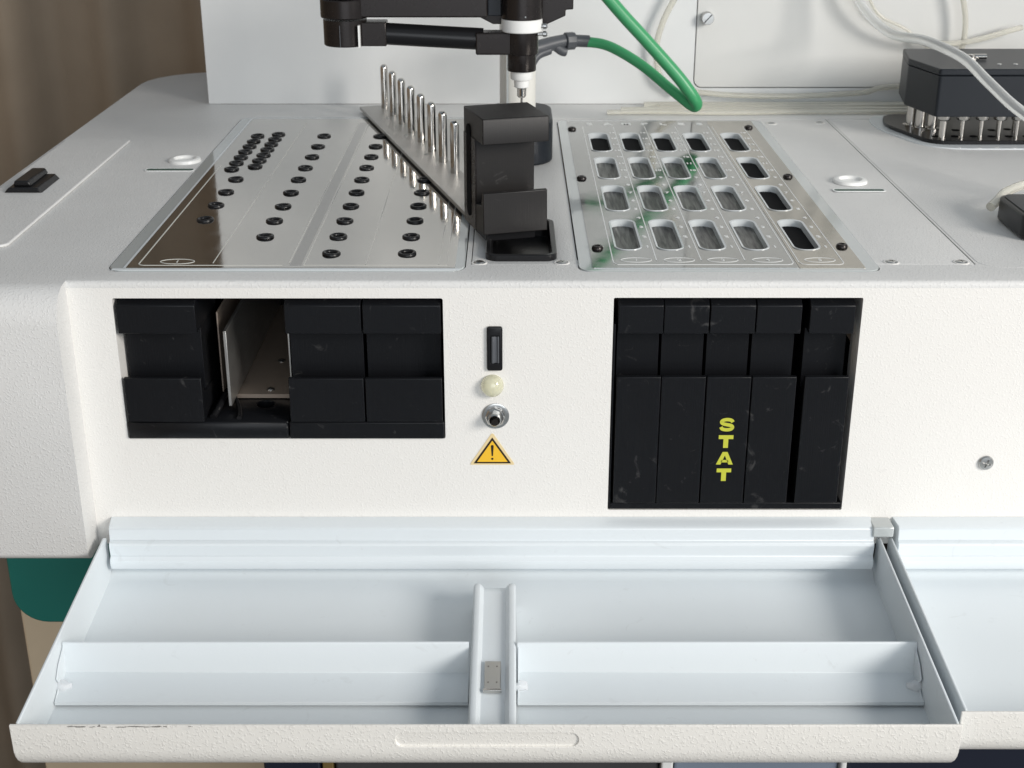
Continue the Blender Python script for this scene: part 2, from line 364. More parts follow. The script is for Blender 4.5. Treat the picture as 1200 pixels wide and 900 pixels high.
# screws
def make_screw_mesh():
    bm = B(); lathe(bm, (0, 0, 0), [(0.0046, 0.0), (0.0046, 0.0008), (0.0040, 0.0016), (0.0022, 0.0019), (0, 0.0020)], 24)
    bm.faces.new([v for v in bm.verts if abs(v.co.z) < 1e-7])
    bmesh.ops.recalc_face_normals(bm, faces=bm.faces)
    me = bpy.data.meshes.new('screw'); bm.to_mesh(me); bm.free(); me.materials.append(M['zinc'])
    o = bpy.data.objects.new('screw', me); col.objects.link(o)
    b1 = box(B(), -0.0027, 0.0027, -0.0005, 0.0005, 0.0008, 0.004); b2 = box(B(), -0.00052, 0.00052, -0.0027, 0.0027, 0.0009, 0.004)
    cut(o, [b1, b2]); me = o.data; bpy.data.objects.remove(o); return me
SCREW = make_screw_mesh()
def screw(p, parent, face='up', s=1.0, rot=0.5, m=None):
    o = bpy.data.objects.new('screw', SCREW); col.objects.link(o); o.parent = parent
    o.matrix_parent_inverse = Matrix.Translation(parent.matrix_world.translation if not parent.get('world_parts') else parent.location).inverted() if parent.get('world_parts') else Matrix()
    o.location = p; o.rotation_euler = (0, 0, rot) if face == 'up' else (R(90), rot, 0); o.scale = (s, s, s)
    return o
screw((-0.2325, 0.1380, -0.1300), fl, s=0.8); screw((-0.2312, 0.0640, -0.1300), fl, s=0.8, rot=1.1)
for x, y in ((-0.0300, 0.0555), (0.0455, 0.0555), (0.3480, 0.0570), (0.4120, 0.0570), (0.345, 0.668), (0.410, 0.672)):
    bm = B(); lathe(bm, (x, y, -0.0003), [(0.0075, 0.0), (0.0072, 0.0005), (0.0062, 0.0008), (0.0052, 0.0001)], 28); obj('screw_seat', bm, M['cream'], A)
    screw((x, y, -0.0006), A, s=1.05, rot=random.random() * 3)
screw((0.4398, -0.0002, -0.1764), A, 'front', s=1.55, rot=0.35)
# engraved labels and white ring sockets
for rx, ry, lx, ly, nm in ((-0.3875, 0.4530, -0.3930, 0.4080, 'left'), (0.3780, 0.3530, 0.3810, 0.3150, 'right')):
    bm = B(); lathe(bm, (rx, ry, 0), [(0.0110, 0.0), (0.0113, 0.0022), (0.0130, 0.0041), (0.0155, 0.0043), (0.0182, 0.0032), (0.0190, 0.0)], 48)
    obj('ring_socket', bm, M['white_pl'], A)
    bm = B(); lathe(bm, (rx, ry, 0), [(0.0116, 0.0012), (0.008, 0.0008), (0.0, 0.0008)], 32); obj('ring_bottom', bm, M['white_pl'], A)
    f = obj('label_strip', prism(B(), rrect(lx - 0.0300, lx + 0.0260, ly - 0.0060, ly + 0.0060, 0.0045), 0.0, 0.0008), M['label'], A, bev=0.0002)
    bm = B(); ribbon(bm, rrect(lx - 0.0300, lx + 0.0260, ly - 0.0060, ly + 0.0060, 0.0045), 0.0018, 0.0002, 0.0010, closed=True); obj('label_border', bm, M['print'], f)

# ------------------------------------------------------------------ left window: mirror sheet with grommets
lw = obj('left_window', prism(B(), rrect(-0.3645, -0.0428, 0.0285, 0.7055, 0.015), -0.006, 0.0010), M['acryl'], A, bev=0.0008)
sh = obj('mirror_sheet', prism(B(), rrect(-0.3485, -0.0515, 0.0350, 0.6900, 0.001), 0.0, 0.0016), M['mirror'], lw, sm=False)
bm = B(); ribbon(bm, [(-0.3500, 0.690), (-0.3500, 0.0345)], 0.0022, 0.001, 0.0015); ribbon(bm, [(-0.360, 0.0318), (-0.047, 0.0318)], 0.0050, 0.001, 0.0014)
obj('sheet_edge', bm, M['acryl_edge'], lw)
bm = B()
zt, zb = 0.00185, 0.0015
ribbon(bm, [(-0.3395, 0.425), (-0.3395, 0.0460), (-0.3375, 0.0432), (-0.3340, 0.0420), (-0.2080, 0.0420)], 0.0010, zb, zt)
ribbon(bm, [(-0.2725, 0.660), (-0.2725, 0.0480)], 0.0007, zb, zt)
ribbon(bm, [(-0.2030, 0.660), (-0.2030, 0.0480)], 0.0006, zb, zt)
ribbon(bm, [(-0.1890, 0.660), (-0.1890, 0.0420), (-0.0590, 0.0420), (-0.0590, 0.5)], 0.0007, zb, zt)
ribbon(bm, [(-0.1330, 0.600), (-0.1330, 0.0440)], 0.0006, zb, zt)
ribbon(bm, [(-0.0665, 0.400), (-0.0665, 0.0440)], 0.0005, zb, zt)
ribbon(bm, [(-0.3060 + 0.0155 * math.cos(R(a)), 0.0535 + 0.0072 * math.sin(R(a))) for a in range(0, 360, 12)], 0.0009, zb, zt, closed=True)
text_bm(bm, '1', 0.0095, flat(-0.3060, 0.0535, zt - 0.0001))
obj('engraving', bm, M['print_dim'], lw, sm=False)
bm = B(); box(bm, -0.2015, -0.1915, 0.040, 0.664, 0.0012, 0.00175); obj('grey_strip', bm, M['groove'], lw, sm=False)
# grommets
bm = B(); lathe(bm, (0, 0, 0), [(0.0050, -0.0008), (0.0052, 0.0012), (0.0062, 0.0021), (0.0078, 0.0021), (0.0086, 0.0013), (0.0087, 0.0)], 28)
bmesh.ops.recalc_face_normals(bm, faces=bm.faces); GR = bpy.data.meshes.new('grommet'); bm.to_mesh(GR); bm.free(); GR.materials.append(M['black_pl']); smooth(GR, 60)
bm = B(); lathe(bm, (0, 0, 0), [(0.0052, 0.0005), (0.0, 0.0005)], 20); PL = bpy.data.meshes.new('hole'); bm.to_mesh(PL); bm.free(); PL.materials.append(M['void'])
bm = B(); lathe(bm, (0, 0, 0), [(0.0106, 0.0), (0.0106, 0.0005), (0.0087, 0.0006)], 28); RI = bpy.data.meshes.new('flange'); bm.to_mesh(RI); bm.free(); RI.materials.append(M['acryl_edge'])
spots = [(-0.3232, 0.4060 + 0.0291 * k) for k in range(7)] + [(-0.2983, 0.4186 + 0.0287 * k) for k in range(7)]
ys = [0.0772, 0.1320, 0.1882, 0.2436, 0.2992, 0.3553, 0.4112, 0.4670, 0.5225, 0.5805]
spots += [(-0.3095, y) for y in (0.1923, 0.2477, 0.3020, 0.3582)] + [(-0.2388, y) for y in ys[1:]] + [(-0.1680, y) for y in ys] + [(-0.0976, y) for y in ys[:7]]
for x, y in spots:
    g = bpy.data.objects.new('grommet', GR); col.objects.link(g); g.parent = lw; g.location = (x, y, 0.0016); g.rotation_euler = (R(random.uniform(-3, 3)), R(random.uniform(-3, 3)), random.random() * 6)
    h = bpy.data.objects.new('grommet_hole', PL); col.objects.link(h); h.parent = lw; h.location = (x, y, 0.0016)

# ------------------------------------------------------------------ right window: slotted plate
SX = [0.1100, 0.1495, 0.1895, 0.2305, 0.2785]; SY = [0.1405, 0.2780, 0.4130, 0.5480]
HX, HY = 0.0118, 0.0505
rw = obj('right_window', prism(B(), rrect(0.0610, 0.3320, 0.0285, 0.6840, 0.012), -0.008, 0.0010), M['acryl'], A)
ps = obj('slotted_plate', prism(B(), rrect(0.0730, 0.2590, 0.0350, 0.6760, 0.001), 0.0, 0.0016), M['sheet2'], rw, sm=False)
pt = obj('slotted_plate', prism(B(), rrect(0.2594, 0.3190, 0.0350, 0.6760, 0.001), 0.0, 0.0016), M['bronze'], rw, sm=False); pt['label'] = 'bronze tinted strip with four dark slots'
def slots_bm(a, b, g=0.0):
    return [prism(B(), stadium(x, y, HX + g, HY + g, 0.0103 + g), a, b) for x in SX for y in SY]
def joinbm(lst):
    out_ = B()
    for b_ in lst:
        me = bpy.data.meshes.new('t'); b_.to_mesh(me); b_.free(); out_.from_mesh(me); bpy.data.meshes.remove(me)
    return out_
cut(rw, [joinbm(slots_bm(-0.02, 0.01, 0.0016))]); cut(ps, [joinbm(slots_bm(-0.02, 0.01, 0.0016))]); cut(pt, [joinbm(slots_bm(-0.02, 0.01, 0.0016))])
for i, x in enumerate(SX):
    for j, y in enumerate(SY):
        # acrylic collar of the slot
        o_, i_ = stadium(x, y, HX + 0.0015, HY + 0.0015, 0.0118), stadium(x, y, HX - 0.0004, HY - 0.0004, 0.0104)
        bm = B(); n = len(o_)
        Vs = [[bm.verts.new((p[0], p[1], z)) for p in P_] for P_, z in ((o_, 0.0004), (o_, 0.0024), (i_, 0.0020), (i_, -0.0050))]
        for a_, b_ in zip(Vs, Vs[1:]):
            for k in range(n): bm.faces.new((a_[k], a_[(k + 1) % n], b_[(k + 1) % n], b_[k]))
        obj('slot_collar', bm, M['collar'], rw)
        bm = B(); prism(bm, stadium(x, y, HX - 0.0003, HY - 0.0003, 0.0104), -0.0065, -0.0045)
        obj('slot_bottom', bm, M['void'] if (i == 4 or j == 3) else M['brushed_dark'], rw, sm=False)
bm = B()
for (x, y0, y1) in ((0.0925, 0.050, 0.640), (0.1325, 0.0560, 0.640), (0.1735, 0.0560, 0.640), (0.2135, 0.0560, 0.640)):
    ribbon(bm, [(x, y1), (x, y0)], 0.0010, zb, zt)
ribbon(bm, [(0.2565, 0.640), (0.2565, 0.0500), (0.2550, 0.0460), (0.2510, 0.0440), (0.0960, 0.0440), (0.0925, 0.050)], 0.0010, zb, zt)
ribbon(bm, [(0.2620, 0.640), (0.2620, 0.0520), (0.2640, 0.0460), (0.2680, 0.0440), (0.2970, 0.0440), (0.3010, 0.0460), (0.3025, 0.0500), (0.3025, 0.640)], 0.0009, zb, zt)
for i, x in enumerate(SX):
    cx = x + 0.004
    ribbon(bm, [(cx + 0.0140 * math.cos(R(a)), 0.0580 + 0.0068 * math.sin(R(a))) for a in range(0, 360, 12)], 0.0008, zb, zt, closed=True)
    text_bm(bm, str(i + 1), 0.0085, flat(cx, 0.0580, zt - 0.0001))
    for k in range(16):
        text_bm(bm, str(k + 1), 0.0078, flat(x + 0.0182, 0.1000 + 0.0335 * k, zt - 0.0001), offset=0.0004)
for k, ch in enumerate('SAMPLES'):
    text_bm(bm, ch, 0.017, flat(0.1020 + 0.0242 * k, 0.6560, zt - 0.0001), offset=0.0009)
obj('engraving', bm, M['print'], rw, sm=False)
for x, y in ((0.0780, 0.6235), (0.3090, 0.6330), (0.0782, 0.3625), (0.3112, 0.3700), (0.0805, 0.0945), (0.3120, 0.1000)):
    bm = B(); lathe(bm, (x, y, 0.0016), [(0.0056, 0.0), (0.0054, 0.0014), (0.0044, 0.0028), (0.0028, 0.0031), (0.0018, 0.0016), (0, 0.0016)], 24); obj('button_screw', bm, M['black_sat'], rw)
# black pocket in the deck in front of the standing rack block
bm = B(); po = rrect(-0.0245, 0.0415, 0.0600, 0.185, 0.011); pi = rrect(-0.0195, 0.0365, 0.0650, 0.181, 0.008)
n = len(po); Vs = [[bm.verts.new((p[0], p[1], z)) for p in P_] for P_, z in ((po, -0.002), (po, 0.0055), (pi, 0.0055), (pi, -0.0120))]
for a_, b_ in zip(Vs, Vs[1:]):
    for k in range(n): bm.faces.new((a_[k], a_[(k + 1) % n], b_[(k + 1) % n], b_[k]))
bm.faces.new(Vs[3])
obj('deck_pocket', bm, M['black_pl'], A, bev=0.001)

# ------------------------------------------------------------------ back board
bb = obj('back_board', box(B(), -0.4300, 1.25, 0.800, 0.830, 0.0005, 0.90), M['board'], A)
cut(bb, [prism(B(), rrect(0.2555, 1.20, 0.0225, 0.85, 0.012), 0.79, 0.812, axis='y')])
ap = obj('access_panel', prism(B(), rrect(0.2568, 1.199, 0.0238, 0.849, 0.011), 0.8000, 0.8120, axis='y'), M['beige'], A, bev=0.0006)
bm = B(); lathe(bm, (0, 0, 0), [(0.0, -0.0150), (0.0078, -0.0148), (0.0085, -0.0135), (0.0085, 0.0)], 28, axis='y')
k_ = obj('panel_knob', bm, M['zinc'], A); k_.location = (0.2700, 0.800, 0.1200)
bm = B(); prism(bm, [(-0.0074, -0.0006), (0.0074, -0.0006), (0.0074, 0.0006), (-0.0074, 0.0006)], -0.0155, -0.0142, axis='y'); s_ = obj('knob_slot', bm, M['void'], k_); s_.rotation_euler = (0, R(-48), 0); s_.matrix_parent_inverse = Matrix()

# ------------------------------------------------------------------ front doors, folded down to trays
AL = R(5)
def W(x, d, n): return (x, -0.010 - d * math.cos(AL) - n * math.sin(AL), -0.245 - d * math.sin(AL) + n * math.cos(AL))
def strip(bm, prof, x0, x1, th=0.0016):
    """bent sheet: open profile of (d, n) extruded along x with thickness"""
    P_ = [Vector(p) for p in prof]; off = []
    for i in range(len(P_)):
        t = (P_[min(i + 1, len(P_) - 1)] - P_[max(i - 1, 0)]).normalized(); off.append(P_[i] + Vector((-t.y, t.x)) * -th)
    ring = P_ + off[::-1]
    return prism(bm, [(p.x, p.y) for p in ring], x0, x1, axis='x', fn=lambda v: W(*v))
def door(x0, x1, L, label, full=True):
    fl = obj('front_door', strip(B(), [(-0.004, -0.030), (0.006, -0.040), (0.016, -0.0440), (0.10, -0.0450), (L - 0.014, -0.0460)], x0 + 0.002, x1 - 0.002), M['tray'], A)
    tag(fl, label)
    # side walls with rolled top edges
    for s, xa in ((1, x0), (-1, x1)):
        bm = B(); pr = [(0.004, -0.003), (0.010, 0.0005), (L - 0.003, 0.0), (L - 0.003, -0.040), (L - 0.012, -0.0462), (0.018, -0.0465), (0.004, -0.038)]
        prism(bm, pr, xa, xa + s * 0.0024, axis='x', fn=lambda v: W(*v)); obj('side_wall', bm, M['tray'], fl, bev=0.0008)
    # outer skin: front lip
    lp = []
    for k in range(7):
        a = R(-90 * k / 6 + 0); lp.append((L - 0.010 + 0.012 * math.cos(a), -0.0245 + 0.0130 * math.sin(a) * 1.6))
    pr = [(L - 0.0006, 0.0018), (L + 0.0018, 0.0010)] + lp + [(L - 0.010, -0.0440), (L - 0.0006, -0.024)]
    pr = [(L - 0.0010, 0.0010), (L + 0.0012, 0.0010), (L + 0.0030, -0.0240), (L + 0.0024, -0.0290), (L + 0.0010, -0.0340), (L - 0.0020, -0.0390), (L - 0.0060, -0.0430), (L - 0.0105, -0.0460), (L - 0.016, -0.0480), (L - 0.030, -0.0490), (L - 0.030, -0.0475), (L - 0.0150, -0.0460), (L - 0.0050, -0.0380), (L - 0.0005, -0.030)]
    bm = B(); lx0, lx1 = x0 - 0.0035, x1 + 0.0015
    prism(bm, pr, lx0, lx1, axis='x')
    # rounded lower corners of the lip, seen from the front
    for v in bm.verts:
        t = min(1.0, max(0.0, (-v.co.z - 0.022) / 0.0275)); q = 0.0085 * (1 - math.sqrt(max(0.0, 1 - t * t)))
        if v.co.x < lx0 + 0.001: v.co.x += q
        if v.co.x > lx1 - 0.001: v.co.x -= q
    for v in bm.verts: v.co = W(*v.co)
    lip = obj('front_lip', bm, M['lip'], fl, bev=0.0016, seg=3)
    if full:
        a1 = rrect(-0.0900, 0.0515, -0.0190, -0.0060, 0.0062, 8)
        lip.modifiers.clear()
        cb = B(); prism(cb, a1, L + 0.0008, L + 0.02, axis='y', fn=lambda v: W(v[0], v[1], v[2]))
        cut(lip, [cb]); b_ = lip.modifiers.new('bevel', 'BEVEL'); b_.width = 0.0009; b_.segments = 3; b_.limit_method = 'ANGLE'; b_.angle_limit = R(35)
    return fl
d1 = door(-0.3830, 0.3450, 0.2650, 'left front door folded down, with partitions inside')
# worn chips on the lip edge
for k in range(26):
    x = -0.345 + 0.075 * random.random() ** 0.9 if k < 20 else random.uniform(-0.27, -0.24); l_ = random.uniform(0.001, 0.009) * (1 if k < 20 else 0.4); wd = random.uniform(0.0002, 0.0007) * (1 if k < 20 else 0.6)
    bm = B(); zc = random.uniform(-0.0003, 0.0005); pc = [(x + l_ / 2 * math.cos(a_), zc + wd * math.sin(a_) * random.uniform(0.5, 1.1)) for a_ in [2 * math.pi * j / 11 for j in range(11)]]
    prism(bm, pc, 0.2650, 0.26640, axis='y', fn=lambda v: W(*v)); obj('paint_chip', bm, M['chip'], d1, sm=False)
# partitions: bent sheet either side of the centre channel
for xa, xb in ((-0.3800, -0.0365), (0.0045, 0.3425)):
    bm = B(); strip(bm, [(0.1515, -0.012), (0.1520, -0.0080), (0.1535, -0.0085), (0.1600, -0.0350), (0.1920, -0.0395), (0.1925, -0.0428)], xa, xb, 0.0014)
    obj('partition', bm, M['tray'], d1, bev=0.0003)
for x, s in ((-0.3780, 1), (0.0070, 1), (0.3395, -1)):
    bm = B(); bmesh.ops.create_icosphere(bm, subdivisions=2, radius=0.006)
    for v in bm.verts:
        k = 1 + 0.35 * math.sin(v.co.x * 700 + x * 90) * math.cos(v.co.y * 600); c0 = W(x, 0.176, -0.036)
        v.co = Vector(c0) + Vector((v.co.x * 1.3 * k, v.co.y * 0.8, v.co.z * 0.85 * k))
    obj('glue_blob', bm, M['glue'], d1)
    bm = B(); prism(bm, [(0.154, -0.012), (0.170, -0.018), (0.180, -0.026), (0.176, -0.034), (0.191, -0.040), (0.191, -0.044), (0.160, -0.044)], x - 0.0022 * s, x - 0.0010 * s, axis='x', fn=lambda v: W(*v)); obj('end_tab', bm, M['tray'], d1, bev=0.0003)
# centre channel
bm = B(); cx0, cx1 = -0.0345, 0.0035
pr = [(cx0, -0.044), (cx0, -0.0130), (cx0 + 0.0015, -0.0105), (cx0 + 0.0035, -0.0098), (cx0 + 0.0058, -0.0104), (cx0 + 0.0078, -0.0130), (cx0 + 0.0092, -0.0158), (-0.0160, -0.0160), (cx1 - 0.0092, -0.0158), (cx1 - 0.0078, -0.0130), (cx1 - 0.0058, -0.0104), (cx1 - 0.0035, -0.0098), (cx1 - 0.0015, -0.0105), (cx1, -0.0130), (cx1, -0.044)]
secs = [(0.0560, 0.10), (0.0575, 0.62), (0.0610, 0.88), (0.0660, 0.98), (0.0720, 1.0), (0.2500, 1.0), (0.2635, 1.0)]
rings = [[bm.verts.new(W(p[0], d, max(-0.044 + (p[1] + 0.044) * h, -0.044 if d < 0.255 else -0.034))) for p in pr] for d, h in secs]
for a_, b_ in zip(rings, rings[1:]):
    for k in range(len(pr) - 1): bm.faces.new((a_[k], a_[k + 1], b_[k + 1], b_[k]))
bm.faces.new(rings[0]); bm.faces.new(rings[-1])
obj('centre_channel', bm, M['tray'], d1)
bm = B(); box(bm, 0, 0.0136, 0, 0.0360, 0, 0.0022)
for v in bm.verts: v.co = W(-0.0228 + v.co.x, 0.1720 + v.co.y, -0.0148 + v.co.z)
obj('latch_plate', bm, M['zinc'], d1, bev=0.0006)
bm = B(); box(bm, 0, 0.0148, 0, 0.0022, 0, 0.0034)
for v in bm.verts: v.co = W(-0.0234 + v.co.x, 0.2080 + v.co.y, -0.0148 + v.co.z)
obj('latch_hook', bm, M['steel'], d1, bev=0.0004)
for d in (0.1790, 0.1990):
    bm = B()
    for sx in (-0.0035, 0.0035):
        a_ = W(-0.0160 + sx, d, -0.0126); cyl(bm, a_, 0.0008, 0.0003, seg=10)
    obj('latch_rivet', bm, M['chip'], d1)
# hinge flange along the back of each tray
def hinge(x0, x1, parent):
    pr = [(0.0, -0.2330), (-0.0160, -0.2345), (-0.0185, -0.2365), (-0.0195, -0.2480), (-0.0225, -0.2490), (-0.0240, -0.2515), (-0.0230, -0.2625), (-0.0265, -0.2660), (-0.0270, -0.2700), (-0.0245, -0.2760), (0.0, -0.2760)]
    bm = B(); prism(bm, pr, x0, x1, axis='x')
    for v in bm.verts:      # mitred ends: the back is a little longer than the front on the left
        if abs(v.co.x - x0) < 1e-6 and v.co.y < -0.01: v.co.x += 0.002
    obj('hinge_flange', bm, M['tray'], parent, bev=0.0006)
hinge(-0.3785, 0.3385, d1)
obj('hinge_block', box(B(), 0.3365, 0.3560, -0.0210, 0.0, -0.2440, -0.2335), M['acryl'], A, bev=0.0012)
d2 = door(0.3535, 1.10, 0.2500, 'right front door folded down, cut off by the edge of the picture', False)
hinge(0.3590, 1.09, d2)
# teal plastic skirt, curtain fold stand-in and pedestal under the cabinet
bm = B(); prism(bm, rrect(-0.5060, -0.30, -0.3820, -0.2640, (0.0, 0.0, 0.004, 0.034), 8), 0.050, 0.075, axis='y'); obj('teal_skirt', bm, M['teal'], A, bev=0.002)
bm = B(); box(bm, -0.664, -0.30, 0.44, 0.46, -1.595, -0.27); obj('lit_fold_panel', bm, M['tan'], A, bev=0.004)  # added panel standing in for a lit curtain fold, brightness in its colour
bm = B(); box(bm, -0.2550, -0.1960, 0.0, 0.40, -1.595, -0.46); obj('lower_rail', bm, M['navy'], A, bev=0.003)
bm = B(); box(bm, -0.1940, -0.1830, -0.002, 0.02, -1.595, -0.46); obj('lower_trim', bm, M['ochre'], A, bev=0.001)
bm = B(); box(bm, -0.1810, 0.1500, 0.0, 0.40, -1.595, -0.46); obj('lower_door', bm, M['dark'], A, bev=0.003)
bm = B(); box(bm, 0.1525, 0.1645, -0.006, 0.02, -1.595, -0.46); obj('lower_trim', bm, M['white_pl'], A, bev=0.002)
bm = B(); box(bm, 0.1670, 0.3340, 0.0, 0.40, -1.595, -0.46); obj('lower_door', bm, M['blue_grey'], A, bev=0.003)
bm = B(); box(bm, 0.3360, 0.3420, -0.006, 0.02, -1.595, -0.46); obj('lower_trim', bm, M['white_pl'], A, bev=0.002)
bm = B(); box(bm, 0.3440, 1.10, 0.0, 0.40, -1.595, -0.44); obj('lower_door', bm, M['navy'], A, bev=0.003)

# ------------------------------------------------------------------ switch group on the front
bm = B(); prism(bm, rrect(-0.0225, -0.0085, -0.0835, -0.0415, 0.0022), -0.0030, 0.0, axis='y'); hk = obj('rocker_switch', bm, M['black_pl'], A, bev=0.0006)
cut(hk, [prism(B(), rrect(-0.0192, -0.0112, -0.0765, -0.0500, 0.0006), -0.0060, -0.0022, axis='y')])
bm = B(); prism(bm, [(-0.0022, -0.0188), (-0.0040, -0.0180), (-0.0042, -0.0168), (-0.0026, -0.0152), (-0.0026, -0.0138), (-0.0038, -0.0122), (-0.0030, -0.0115), (-0.0022, -0.0115)], -0.0760, -0.0505, axis='z', fn=lambda v: (v[1], v[0], v[2])); obj('rocker', bm, M['conn'], hk, bev=0.0003)
bm = B(); lathe(bm, (-0.0178, 0.0, -0.0985), [(0.0104, 0.0), (0.0104, -0.0030), (0.0092, -0.0065), (0.0062, -0.0092), (0.0, -0.0112)], 32, axis='y'); obj('indicator_lens', bm, M['amber'], A)
ts = obj('toggle_switch', lathe(B(), (-0.0150, 0.0, -0.1288), [(0.0125, 0.0), (0.0125, -0.0012), (0.0116, -0.0016), (0.0088, -0.0016)], 40, axis='y'), M['zinc'], A)
bm = B(); pts = []
lathe(bm, (-0.0155, -0.0016, -0.1288), [(0.0092, 0.0), (0.0092, -0.0030), (0.0080, -0.0042), (0.0060, -0.0042)], 8, axis='y'); obj('hex_nut', bm, M['steel'], ts)
bm = B(); lathe(bm, (-0.0157, -0.0050, -0.1288), [(0.0060, 0.0), (0.0060, -0.0060), (0.0050, -0.0070), (0.0034, -0.0040)], 28, axis='y'); obj('threaded_bush', bm, M['zinc'], ts)
bm = B(); tube(bm, [(-0.0157, -0.006, -0.1288), (-0.0156, -0.010, -0.1290), (-0.0155, -0.0150, -0.1292)], lambda t: 0.0024 + 0.0010 * t, n=4); obj('lever', bm, M['black_sat'], ts)
# warning sticker
st = tag(obj('warning_sticker', prism(B(), [(-0.0385, -0.1785), (0.0020, -0.1785), (0.0015, -0.1765), (-0.0172, -0.1470), (-0.0190, -0.1470), (-0.0380, -0.1765)], -0.00045, -0.00005, axis='y'), M['tape'], None, sm=False),
         'yellow triangle warning sticker with exclamation mark below the toggle switch', 'sticker')
def tri(s, cz=-0.1682, cx=-0.0182): return [(cx - 0.0202 * s, cz - 0.0103 * s), (cx + 0.0202 * s, cz - 0.0103 * s), (cx, cz + 0.0205 * s)]
bm = B(); prism(bm, tri(0.86), -0.0006, -0.00045, axis='y'); obj('black_triangle', bm, M['ink'], st, sm=False)
bm = B(); prism(bm, tri(0.70), -0.0008, -0.0006, axis='y'); obj('yellow_triangle', bm, M['yellow'], st, sm=False)
bm = B(); prism(bm, [(-0.0188, -0.1694), (-0.0176, -0.1694), (-0.0169, -0.1592), (-0.0174, -0.1582), (-0.0190, -0.1582), (-0.0195, -0.1592)], -0.0010, -0.0008, axis='y'); cyl(bm, (-0.0182, -0.0010, -0.1722), 0.0011, 0.0002, axis='y', seg=14)
obj('exclamation_mark', bm, M['ink'], st, sm=False)

# ------------------------------------------------------------------ rack handles in the hatches
def rack(x0, wd, zt_, zl, zb_, label, group, m='black', name='rack_handle', text=False):
    """zt_ top, zl level of the lower lip's upper edge, zb_ bottom (heights in the hatch)"""
    o = thing(name, (x0 + wd / 2, 0.0, zb_), label, 'rack handle', group)
    h = zt_ - zb_; l = zl - zb_; u = zt_ - 0.0325 - zb_
    bm = B(); prism(bm, [(0.085, h + 0.003), (0.016, h + 0.003), (-0.0015, h - 0.0060), (-0.0015, u), (0.085, u)], -wd / 2, wd / 2, axis='x'); obj('upper_lip', bm, M[m], o, bev=0.0008)
    bm = B(); prism(bm, [(0.018, u + 0.001), (0.085, u - 0.0005), (0.085, l - 0.02), (0.018, l - 0.02)], -wd / 2 + 0.0006, wd / 2 - 0.0010, axis='x'); obj('grip_recess', bm, M[m], o, bev=0.0005)
    bm = B(); prism(bm, [(-0.003, 0.0), (-0.003, l), (0.0015, l + 0.0003), (0.0015, l - 0.006), (0.010, l - 0.018), (0.085, l - 0.021), (0.085, 0.0)], -wd / 2, wd / 2, axis='x'); lo = obj('lower_lip', bm, M[m], o, bev=0.0008)
    return o, h, l
lg = 'black rack handles in the left hatch'
rack(-0.3510, 0.0700, -0.0160, -0.0910, -0.1338, 'wide black rack handle left of the empty bay in the left hatch', lg)
rack(-0.2022, 0.0680, -0.0160, -0.0910, -0.1338, 'wide black rack handle right beside the empty bay', lg)
rack(-0.1328, 0.0695, -0.0160, -0.0910, -0.1338, 'wide scuffed black rack handle at the right end of the left hatch', lg)
rg = 'tall black rack handles in the right hatch'
labs = ['leftmost tall black rack handle of the right hatch', 'tall black rack handle just left of the one lettered STAT', 'tall black rack handle lettered STAT in yellow',
        'tall black rack handle just right of the one lettered STAT', 'tall black rack handle standing apart at the right end of the right hatch']
for k, x in enumerate((0.0945, 0.1351, 0.1762, 0.2172, 0.2645)):
    o, h, l = rack(x, 0.0400, -0.0160, -0.0895, -0.2170, labs[k], rg)
    if k == 2:
        bm = B()
        def poly(pts, cz):          # pts in a 1 x 1 letter box, drawn 13.5 x 12.6 mm
            prism(bm, [(0.0005 + (p[0] - 0.5) * 0.0140, cz + (p[1] - 0.5) * 0.0128) for p in pts], -0.0033, -0.0029, axis='y')
        def stroke(pts, wd_, cz):
            q = [Vector((0.0005 + (p[0] - 0.5) * 0.0140, cz + (p[1] - 0.5) * 0.0128)) for p in pts]; L_, R_ = [], []
            for i in range(len(q)):
                t = (q[min(i + 1, len(q) - 1)] - q[max(i - 1, 0)]).normalized(); nn = Vector((-t.y, t.x)) * wd_ / 2
                L_.append(q[i] + nn); R_.append(q[i] - nn)
            for i in range(len(q) - 1):
                prism(bm, [L_[i], L_[i + 1], R_[i + 1], R_[i]], -0.0033, -0.0029, axis='y')
        zc = [0.2170 - 0.1365 - 0.0170 * i for i in range(4)]
        sp = [(0.88, 0.70), (0.78, 0.84), (0.52, 0.90), (0.24, 0.84), (0.15, 0.70), (0.26, 0.57), (0.52, 0.50), (0.78, 0.43), (0.87, 0.29), (0.76, 0.15), (0.50, 0.10), (0.22, 0.16), (0.12, 0.32)]
        stroke([(v.x, v.y) for v in spline([(a_, b_, 0) for a_, b_ in sp], 4)], 0.0033, zc[0])
        for k_ in (1, 3):
            poly([(0.02, 1.0), (0.98, 1.0), (0.98, 0.70), (0.02, 0.70)], zc[k_]); poly([(0.34, 0.70), (0.66, 0.70), (0.66, 0.0), (0.34, 0.0)], zc[k_])
        poly([(0.34, 1.0), (0.50, 1.0), (0.50, 0.72), (0.24, 0.0), (-0.06, 0.0)], zc[2]); poly([(0.50, 1.0), (0.66, 1.0), (1.06, 0.0), (0.76, 0.0), (0.50, 0.72)], zc[2])
        poly([(0.30, 0.36), (0.70, 0.36), (0.76, 0.17), (0.24, 0.17)], zc[2])
        obj('lettering', bm, M['stat'], o, sm=False)
bm = B(); box(bm, 0.0925, 0.3095, 0.0, 0.09, -0.2250, -0.2185); obj('hatch_sill', bm, M['black'], A, bev=0.0008)
bm = B(); box(bm, 0.0905, 0.0925, 0.0, 0.09, -0.2250, -0.0400); obj('hatch_guide', bm, M['black'], A, bev=0.0004)

